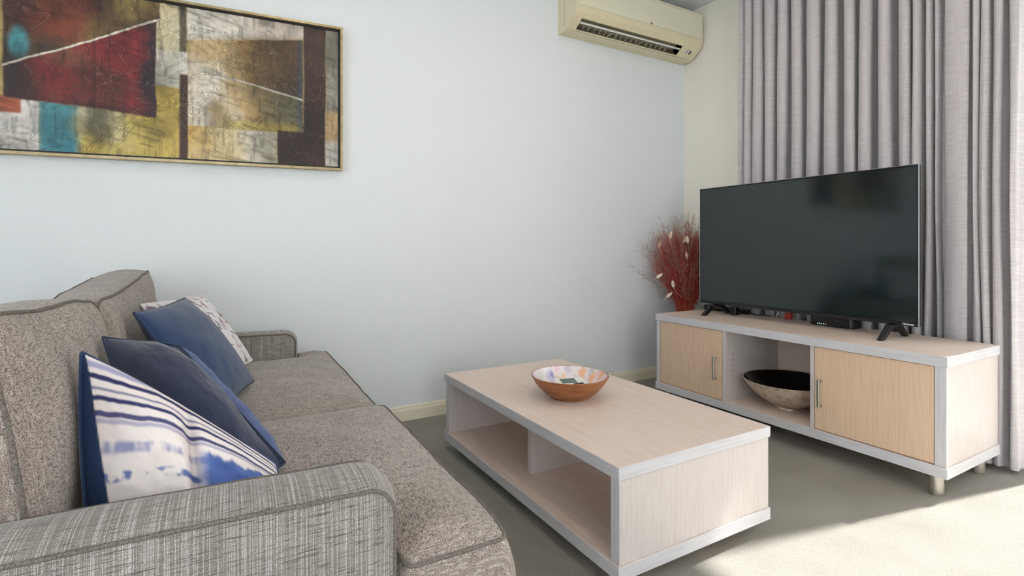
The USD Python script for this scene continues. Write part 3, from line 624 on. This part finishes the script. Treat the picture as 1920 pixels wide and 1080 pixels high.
xs = np.linspace(GX0+.05, GX1-.12, 17)
for k, x in enumerate(xs):
    v = on_slope(x-.001, x+.001, .040, .078, -.016, -.006, .0003)
    if k in (5, 11):
        v.vertices = np.array(v.vertices)+np.outer(((np.array(v.vertices)-so_) @ sd-.06)*-1.1, (1, 0, 0))
    ac.part('vane', v, M_vane)
ac.part('front_panel', bx(AX0+.02, AX1-.02, WY-.206, WY-.1995, 2.462, 2.632, .003), M_ac2, label='flat front intake panel')
ac.part('top_rail', bx(AX0+.004, AX1-.004, WY-.204, WY-.1985, 2.634, 2.646, .002), M_ac2)
ac.part('bottom_flap_line', on_slope(AX0+.03, AX1-.05, .092, .0935, -.001, .0006, .0002), plain('seam_grey', (150, 146, 122), .6), label='thin seam line under the outlet')
for x in (AX0+.018,): ac.part('end_seam', bx(AX0-.0006, AX0+.0004, WY-.075, WY-.073, 2.36, 2.65, .0001), plain('seam_dark', (170, 164, 138), .6))
mx = 2.585
ac.part('brand_mark', cat(bx(mx-.012, mx+.012, WY-.2068, WY-.2058, 2.466, 2.472, .0002)), plain('mark_dark', (70, 60, 50), .5), label='small dark mark on the front panel')
ac.part('brand_emblem', cat(*[axes(extrude(Polygon([(0, -.005), (.004, 0), (0, .005), (-.004, 0)]), .0006), (mx+dx, WY-.2068, 2.481+dz), (1, 0, 0), (0, 0, 1), (0, 1, 0)) for dx, dz in ((0, .004), (-.005, -.003), (.005, -.003))]), plain('mark_red', (206, 120, 104), .5), label='small faded red emblem')
ac.part('receiver_pad', on_slope(2.985, 3.02, .018, .048, -.0005, .0008, .0003), plain('pad_grey', (186, 188, 190), .4), label='grey signal receiver pad')
ac.part('receiver_window', on_slope(3.024, 3.036, .024, .052, -.0005, .0012, .0003), M_black, label='small black receiver window')

# ---------------------------------------------------------------- painting
pt = Thing('painting', 'wide abstract painting in a slim gold frame on the white wall', 'painting', (-.2, WY, 1.7))
PX0, PX1 = -1.0, .584
def bot(x): return 1.349+(x-.584)*.020
def top(x): return 2.081+(x-.584)*.036
def quad(x0, x1, ib, it, y0, y1):
    """slab between two x and insets from the frame's outer bottom / top line"""
    p = np.array([(x, y, z) for y in (y0, y1) for x, z in ((x0, bot(x0)+ib), (x1, bot(x1)+ib), (x1, top(x1)-it), (x0, top(x0)-it))])
    return tm(m3.Manifold.hull_points(p))
def rail(kind, o0, o1, y0, y1):
    W = lambda a: {'l': (PX0+o0, PX0+o1), 'r': (PX1-o1, PX1-o0)}[a]
    if kind in 'lr':
        a, b = W(kind); return quad(a, b, o1, o1, y0, y1)
    a, b = PX0+o0, PX1-o0
    zf = (lambda x: (bot(x)+o0, bot(x)+o1)) if kind == 'b' else (lambda x: (top(x)-o1, top(x)-o0))
    p = np.array([(x, y, z) for y in (y0, y1) for x in (a, b) for z in zf(x)]); return tm(m3.Manifold.hull_points(p))
M_gold = grainy('gilt', [(.3, (158, 142, 106)), (.7, (188, 172, 136))], freq=30, rough=.4, metallic=.6)
M_blackw = plain('black_slip', (18, 16, 15), .5)
for k in 'tblr': pt.part('frame_rail', rail(k, 0, .011, WY-.045, WY-.001), M_gold, label='slim gold frame rail')
for k in 'tblr': pt.part('frame_slip', rail(k, .011, .020, WY-.030, WY-.001), M_blackw, label='black inner slip of the frame')
nx, nz = 760, 340
gx, gt = np.meshgrid(np.linspace(PX0+.020, PX1-.020, nx), np.linspace(0, 1, nz), indexing='ij')
gz = (bot(gx)+.020)*(1-gt)+(top(gx)-.020)*gt
# canvas coordinates: a = metres leftwards from the right edge, b = 0 bottom .. 1 top
A, B = PX1-.020-gx, gt
def canvas(A, B):
    n1, n2, n3 = blotch(A*4, B*2.6, 1.0, 3, 4), blotch(A*9, B*6, 1.0, 14, 4), blotch(A*60, B*34, 1.0, 23, 3)
    sx = (blotch(A*30, B*3, 1.0, 33, 3)-.5); sz = (blotch(A*3, B*24, 1.0, 37, 3)-.5)
    wa, wb = A+(n2-.5)*.012+sx*.004, B+(n2-.5)*.02+sz*.01
    col = np.tile(lin(178, 156, 96), A.shape+(1,))
    def tone(*ts):
        """blend of colours by low noise"""
        k = np.clip((n1-.3)/.4, 0, .999)*(len(ts)-1); i = k.astype(int); f_ = (k-i)[..., None]; c = np.array([lin(*x) for x in ts])
        return c[i]*(1-f_)+c[np.minimum(i+1, len(ts)-1)]*f_
    def fill(mask, c, k=1.0):
        nonlocal col
        m = (mask*k)[..., None]; col = col*(1-m)+c*m
    def rect(a0, a1, b0, b1, s=.006): return sstep(a0-s, a0+s, wa)*sstep(a1+s, a1-s, wa)*sstep(b0-s*1.4, b0+s*1.4, wb)*sstep(b1+s*1.4, b1-s*1.4, wb)
    def spot(a, b, ra, rb): return sstep(1.2, .3, np.hypot((wa-a)/ra, (wb-b)/rb)+(n2-.5)*.8)
    # generic warm field at the far left end, outside the picture
    fill(rect(1.10, 2, -1, 2), tone((150, 92, 60), (188, 160, 90), (214, 204, 180)))
    return col, wa, wb, n1, n2, n3, tone, fill, rect, spot
from scipy.spatial import cKDTree
col, wa, wb, n1, n2, n3, tone, fill, rect, spot = canvas(A, B)
# all fills draw into the shared colour array through the closures, which rebind it: keep them in one function
def paint_canvas():
    col = np.tile(lin(178, 156, 96), A.shape+(1,))
    def fill(mask, c, k=1.0):
        nonlocal col
        m = np.clip(mask*k, 0, 1)[..., None]; col = col*(1-m)+np.asarray(c)*m
    C = lambda *c: lin(*c)
    below = lambda b0, b1, a0, a1, s=.010: sstep(s, -s, wb-(b0+(b1-b0)*(wa-a0)/(a1-a0)))       # under a slanted line
    above = lambda *k: 1-below(*k)
    col_ = lambda a0, a1, s=.005: sstep(a0-s, a0+s, wa)*sstep(a1+s, a1-s, wa)
    fill(wa > 1.28, tone((150, 92, 60), (188, 160, 90), (214, 204, 180)))
    # cream column and yellow foot
    fill(col_(.684, .79), tone((166, 148, 92), (206, 190, 140), (214, 206, 176)))
    fill(col_(.684, .79)*rect(.6, .8, .44, .70), tone((176, 176, 168), (216, 212, 198)), .9)
    fill(col_(.684, .79)*sstep(.47, .45, wb), tone((158, 134, 58), (196, 172, 92), (210, 190, 120)))
    # lower left: yellow olive, turquoise, white, terracotta
    fill(col_(.775, 1.168)*below(.30, .255, 1.164, .774), tone((110, 92, 44), (178, 156, 72), (200, 180, 100), (212, 204, 172)))
    fill(spot(.97, .16, .06, .16), C(74, 66, 40), .75)
    fill(col_(1.035, 1.168, .02)*below(.30, .255, 1.164, .774)*sstep(1.0, 1.07, wa+(n2-.5)*.08), tone((40, 100, 116), (62, 138, 154), (96, 164, 172)))
    fill(col_(1.165, 1.30)*sstep(.31, .29, wb), tone((196, 192, 188), (226, 222, 216), (232, 228, 222)))
    fill(col_(1.165, 1.30)*sstep(.14, .02, wb)*sstep(.5, .6, n2), C(120, 116, 110), .6)
    fill(rect(1.219, 1.36, .215, .315), tone((140, 72, 48), (170, 92, 62)))
    # upper left olive / rust / maroon
    U = col_(.762, 1.272)*above(.485, .893, 1.27, .764)
    fill(U, tone((58, 34, 30), (98, 76, 46), (132, 110, 66), (84, 58, 36)))
    fill(U*spot(1.09, .80, .13, .25), C(142, 66, 44), .7)
    fill(U*spot(1.235, .93, .07, .16), C(88, 36, 44), .85); fill(U*spot(1.25, .55, .07, .14), C(44, 32, 34), .9); fill(U*spot(1.13, .62, .07, .10), C(40, 36, 40), .7)
    fill(U*spot(1.225, .635, .036, .10), C(86, 172, 184), .95)
    fill(U*spot(.84, 1.0, .10, .10), C(132, 116, 66), .7)
    # red wedge
    R = col_(.775, 1.270)*below(.485, .893, 1.27, .764)*above(.309, .256, 1.267, .787)*sstep(.762, .772, wa-.01*(wb-.25))
    fill(R, tone((78, 26, 32), (118, 34, 42), (134, 38, 46), (100, 46, 38)))
    fill(R*spot(1.08, .60, .10, .10), C(128, 84, 62), .7)
    fill(R*sstep(1.13, 1.25, wa+(n2-.5)*.12), C(40, 28, 30), .92)
    fill(R*sstep(.86, .79, wa+(n2-.5)*.10), C(36, 32, 46), .9)
    fill(R*sstep(.06, .0, wb-(.309+(.256-.309)*(wa-1.267)/(-.48))), C(52, 28, 34), .6)
    fill(sstep(.010, .004, np.abs(wb-(.487+(.893-.487)*(wa-1.27)/(-.506))))*col_(.764, 1.272), C(232, 224, 208), .95)
    # slim vertical bar
    fill(rect(.662, .688, .68, 1.1), tone((66, 62, 52), (98, 92, 76))); fill(rect(.655, .689, .555, .70), tone((206, 200, 188), (228, 224, 214)))
    fill(rect(.655, .689, -.1, .557), tone((54, 34, 32), (78, 52, 46)))
    # white panel top
    W = col_(.160, .660)*above(.785, .906, .662, .158)
    fill(W, tone((196, 186, 176), (226, 218, 206), (234, 228, 218)))
    fill(W*sstep(.55, .68, n2)*sstep(.90, .95, wb), C(112, 104, 94), .8); fill(W*sstep(.05, .0, wb-(.785+(.906-.785)*(wa-.662)/(-.504)))*.7, C(150, 120, 90), .6)
    # middle panel
    M = col_(.171, .656)*below(.785, .90, .658, .165)*sstep(.215, .23, wb)
    fill(M, tone((128, 96, 52), (172, 138, 82), (196, 172, 128)))
    k = sstep(.50, .22, wa+(n2-.5)*.2); up = above(.60, .467, .644, .171)
    fill(M*k*up, tone((58, 48, 42), (84, 66, 48), (70, 74, 84)), .95)
    fill(M*up*sstep(.2, .3, wa)*sstep(.55, .36, wa)*sstep(.5, .6, n1), C(146, 112, 58), .8)
    fill(M*k*(1-up), tone((92, 92, 76), (128, 122, 92), (84, 84, 74)), .95)
    fill(M*sstep(.48, .58, wa+(n2-.5)*.22)*sstep(.74, .60, wb+(n2-.5)*.3), tone((206, 192, 164), (232, 226, 214)), .9)
    fill(M*sstep(.31, .25, wb)*sstep(.56, .46, wa), tone((160, 140, 66), (196, 178, 108)), .9)
    fill(M*sstep(.21, .175, wa+(n2-.5)*.02), C(70, 82, 100), .7)
    fill(M*sstep(.010, .004, np.abs(wb-(.61-.143*(.644-wa)/.473)))*sstep(.64, .60, wa), C(214, 208, 196), .9)
    # bottom right panel
    Q = col_(.284, .655)*sstep(.225, .212, wb)
    fill(Q, tone((176, 128, 56), (208, 172, 96), (222, 204, 158)))
    fill(Q*sstep(.50, .38, wa+(n2-.5)*.12), tone((176, 170, 146), (210, 206, 190), (228, 224, 212)), .95)
    # brown L and grey strip
    fill(np.maximum(col_(.060, .166), col_(.060, .284)*sstep(.24, .225, wb)), tone((50, 32, 30), (68, 46, 42), (84, 64, 56)))
    G = sstep(.064, .056, wa)
    fill(G, tone((118, 114, 102), (150, 146, 136), (136, 132, 116)))
    fill(G*sstep(.44, .36, wb), tone((204, 160, 96), (224, 206, 170))); fill(G*sstep(.22, .14, wb), C(226, 222, 214))
    # dry brush grain and knife marks
    col = np.clip(col*(0.66+.44*n3)[..., None]*(0.58+.50*sstep(.25, .65, n2))[..., None]*(1-.42*sstep(.52, .66, blotch(A*7+B*5, B*60-A*24, 1.0, 71, 3))*sstep(.42, .6, blotch(A*6, B*4, 1.0, 75, 3)))[..., None]*(1-.35*sstep(.55, .7, blotch(A*80, B*7, 1.0, 81, 3)))[..., None], 0, 1)
    return col
col = paint_canvas()
rng = np.random.default_rng(77); curves = []
for k in range(60):
    ca, cb = rng.uniform(.05, 1.5), rng.uniform(.05, .95); ra, rb = rng.uniform(.04, .13), rng.uniform(.04, .16); ph = rng.random(4)*2*PI; m_ = rng.uniform(.5, 1.3)
    th = np.linspace(0, 2*PI*m_, 420); rotq = rng.normal(0, .5)
    a = ra*np.cos(th+ph[0])*(1+.45*np.sin(2*th+ph[1])); b = .7*rb*np.sin(th*1.15+ph[2])*(1+.45*np.sin(3*th+ph[3]))
    curves.append(np.column_stack([ca+a*math.cos(rotq)-b*math.sin(rotq)+.02*th*rng.normal(), cb*.70+b*math.cos(rotq)+a*math.sin(rotq)*.8]))
pts = np.vstack(curves); dist, _ = cKDTree(pts).query(np.column_stack([A.ravel(), B.ravel()*.70])); dist = dist.reshape(A.shape)
line = sstep(.0026, .0010, dist)*sstep(.34, .56, n3)
g2 = sstep(.0060, .0030, dist)*(1-sstep(.0026, .0010, dist))*sstep(.3, .5, n2)
col = col*(1-.55*g2[..., None]); lc = np.clip(col*1.25+.10*lin(226, 210, 170), 0, 1); col = col*(1-.8*line[..., None])+lc*.8*line[..., None]
relief = .0016*line+.0012*(n3-.5)+.0014*(n2-.5)
cv = np.stack([gx, np.full_like(gx, WY-.026)-relief, gz], -1)
pt.part('canvas', grid_mesh(cv, False), painted('oil_paint', .5), paint=col.reshape(-1, 3), smooth=True, label='abstract canvas of rust, red, turquoise, ochre and white blocks with scribbled ridges')
pt.part('backing', quad(PX0+.021, PX1-.021, .021, .021, WY-.022, WY-.0015), M_blackw)

# ---------------------------------------------------------------- floor vase with dried grasses
VC = np.array((2.93, 2.60, 0)); VR = .500
fv = Thing('floor_vase', 'dark floor vase in the corner behind the left end of the television stand', 'vase', VC)
vp = crom([(1e-4, 0), (.075, 0), (.085, .01), (.105, .12), (.10, .26), (.075, .40), (.062, .47), (.066, VR), (.061, VR), (.056, .47), (.068, .40), (.09, .26), (.09, .1), (1e-4, .03)], 4)
fv.part('vessel', lathe(vp, 48), plain('dark_glaze', (30, 27, 27), .3), local=True, smooth=40)
dg = Thing('dried_grass', 'bunch of dried crimson grasses with pale bunny tail heads in the corner vase', 'dried grass', (VC[0], VC[1], VR-.42))
rng = np.random.default_rng(42)
def grass(n, rr_, r0, hi, spread, bias=(0, 0), plume=0.0, base=.3):
    out = []
    for _ in range(n):
        a = rng.random()*2*PI; q = rr_*math.sqrt(rng.random()); p0 = VC+np.array((q*math.cos(a), q*math.sin(a), base+.02*rng.random()))
        h = hi*rng.uniform(.72, 1.0); sp = spread*rng.random()**.7; a2 = a+rng.normal(0, .5)
        tip = np.array((sp*math.cos(a2)+bias[0], sp*math.sin(a2)*.55+bias[1]))
        t = np.linspace(0, 1, 7)[:, None]
        c = np.column_stack([p0[0]+tip[0]*t[:, 0]**1.7, p0[1]+tip[1]*t[:, 0]**1.7, p0[2]+(h-p0[2])*t[:, 0]-.25*sp*t[:, 0]**3])
        c[:, 1] = np.minimum(c[:, 1], WY-.012); c[:, 0] = np.minimum(c[:, 0], WX-.02)
        out.append(c)
    return out
def upper(cs_): return [crom(c[3:], 3) for c in cs_]
def strands(cs_, r): return cat(*[tube(c, np.linspace(r, r*.45, len(c)), 3) for c in cs_])
M_red = grainy('crimson_grass', [(.3, (160, 34, 50)), (.7, (206, 66, 78))], freq=30, rough=.8)
M_rust = grainy('rust_stem', [(.3, (186, 84, 50)), (.7, (222, 128, 84))], freq=30, rough=.8)
M_seed = grainy('dusky_seed', [(.3, (128, 92, 80)), (.7, (196, 160, 140))], freq=60, rough=.9)
M_bunny = grainy('bunny_tail', [(.3, (236, 212, 186)), (.7, (250, 236, 218))], freq=200, rough=.95)
dg.part('stems', strands(grass(300, .05, .0019, 1.06, .15, (-.01, 0)), .0017), M_rust, kind='stuff', label='rust coloured lower stems')
red = grass(760, .05, .0012, 1.10, .24, (-.025, 0)); dg.part('crimson_blades', strands(upper(red), .0011), M_red, kind='stuff', label='crimson feathery blades')
# fine side branchlets with seed heads at the tips
def sprays(curves, n, ln, lo, hi, seed):
    r = np.random.default_rng(seed); out = []
    for _ in range(n):
        c = curves[r.integers(len(curves))]; t = r.uniform(lo, hi)*(len(c)-1); i = int(min(t, len(c)-2)); p = c[i]+(c[i+1]-c[i])*(t-i)
        d = (c[i+1]-c[i]); d /= np.linalg.norm(d); d = d*.9+r.normal(0, .38, 3); d /= np.linalg.norm(d); l = ln*r.uniform(.5, 1.2)
        q = np.array([p, p+d*l*.5+r.normal(0, .002, 3), p+d*l+np.array((0, 0, -.004))])
        q[:, 1] = np.minimum(q[:, 1], WY-.008); q[:, 0] = np.minimum(q[:, 0], WX-.01); out.append(q)
    return out
tall = grass(150, .05, .001, 1.21, .24, (-.03, 0))
dg.part('fine_blades', strands(tall+sprays(red, 5200, .055, .62, .98, 1), .00075), M_red, kind='stuff', label='fine crimson side blades')
sp = sprays(tall, 4200, .05, .66, 1.0, 2)+sprays(grass(90, .05, .001, 1.10, .34, (-.08, -.02)), 2200, .07, .5, 1.0, 3)
dg.part('seed_spray', strands(sp, .00075), M_seed, kind='stuff', label='airy dusky seed sprays at the top')
seeds = trimesh.creation.icosphere(0, .0028); seeds.apply_scale((.7, .7, 1.6))
dg.part('seed', cat(*[seeds.copy().apply_translation(q[-1]) for q in sp[::3]]), M_seed, kind='stuff')
def ray(u, v, d):                        # a point in the room seen in that direction at depth d along the view
    t_ = (u-960)/FPX; return np.array((d*(sn+cs*t_), d*(cs-sn*t_), CAM_H-(v-462)/FPX*d))
for (u, v, ang, d) in ((1258, 441, 12, 3.62), (1237, 459, 12, 3.66), (1289, 449, -8, 3.58), (1284, 450, 25, 3.60), (1287.5, 479, -5, 3.57), (1237, 517, 55, 3.60), (1262, 532, -10, 3.58), (1255, 553, 50, 3.62)):
    p = ray(u, v, d); a = math.radians(ang); ax = np.array((cs*math.sin(a), -sn*math.sin(a), math.cos(a)))
    m = lathe(crom([(1e-4, -.027), (.007, -.023), (.0115, -.008), (.0100, .008), (.005, .022), (1e-4, .028)], 3), 14)
    e2 = np.cross(ax, (0, 1, 0)); e2 /= np.linalg.norm(e2); e3 = np.cross(ax, e2)
    m = axes(m, p, e2, e3, ax)
    q = dg.part('bunny_tail', m, M_bunny, smooth=True, label='pale fluffy bunny tail seed head')
    stem = crom([p-ax*.022, p-ax*.07+(VC-p)*np.array((.2, .2, 0)), np.array((VC[0]+rng.normal(0, .02), VC[1]+rng.normal(0, .02), max(.56, p[2]-.22))), VC+np.array((0, 0, .44))], 5)
    dg.part('stalk', tube(stem, .0013, 5), M_bunny, parent=q)
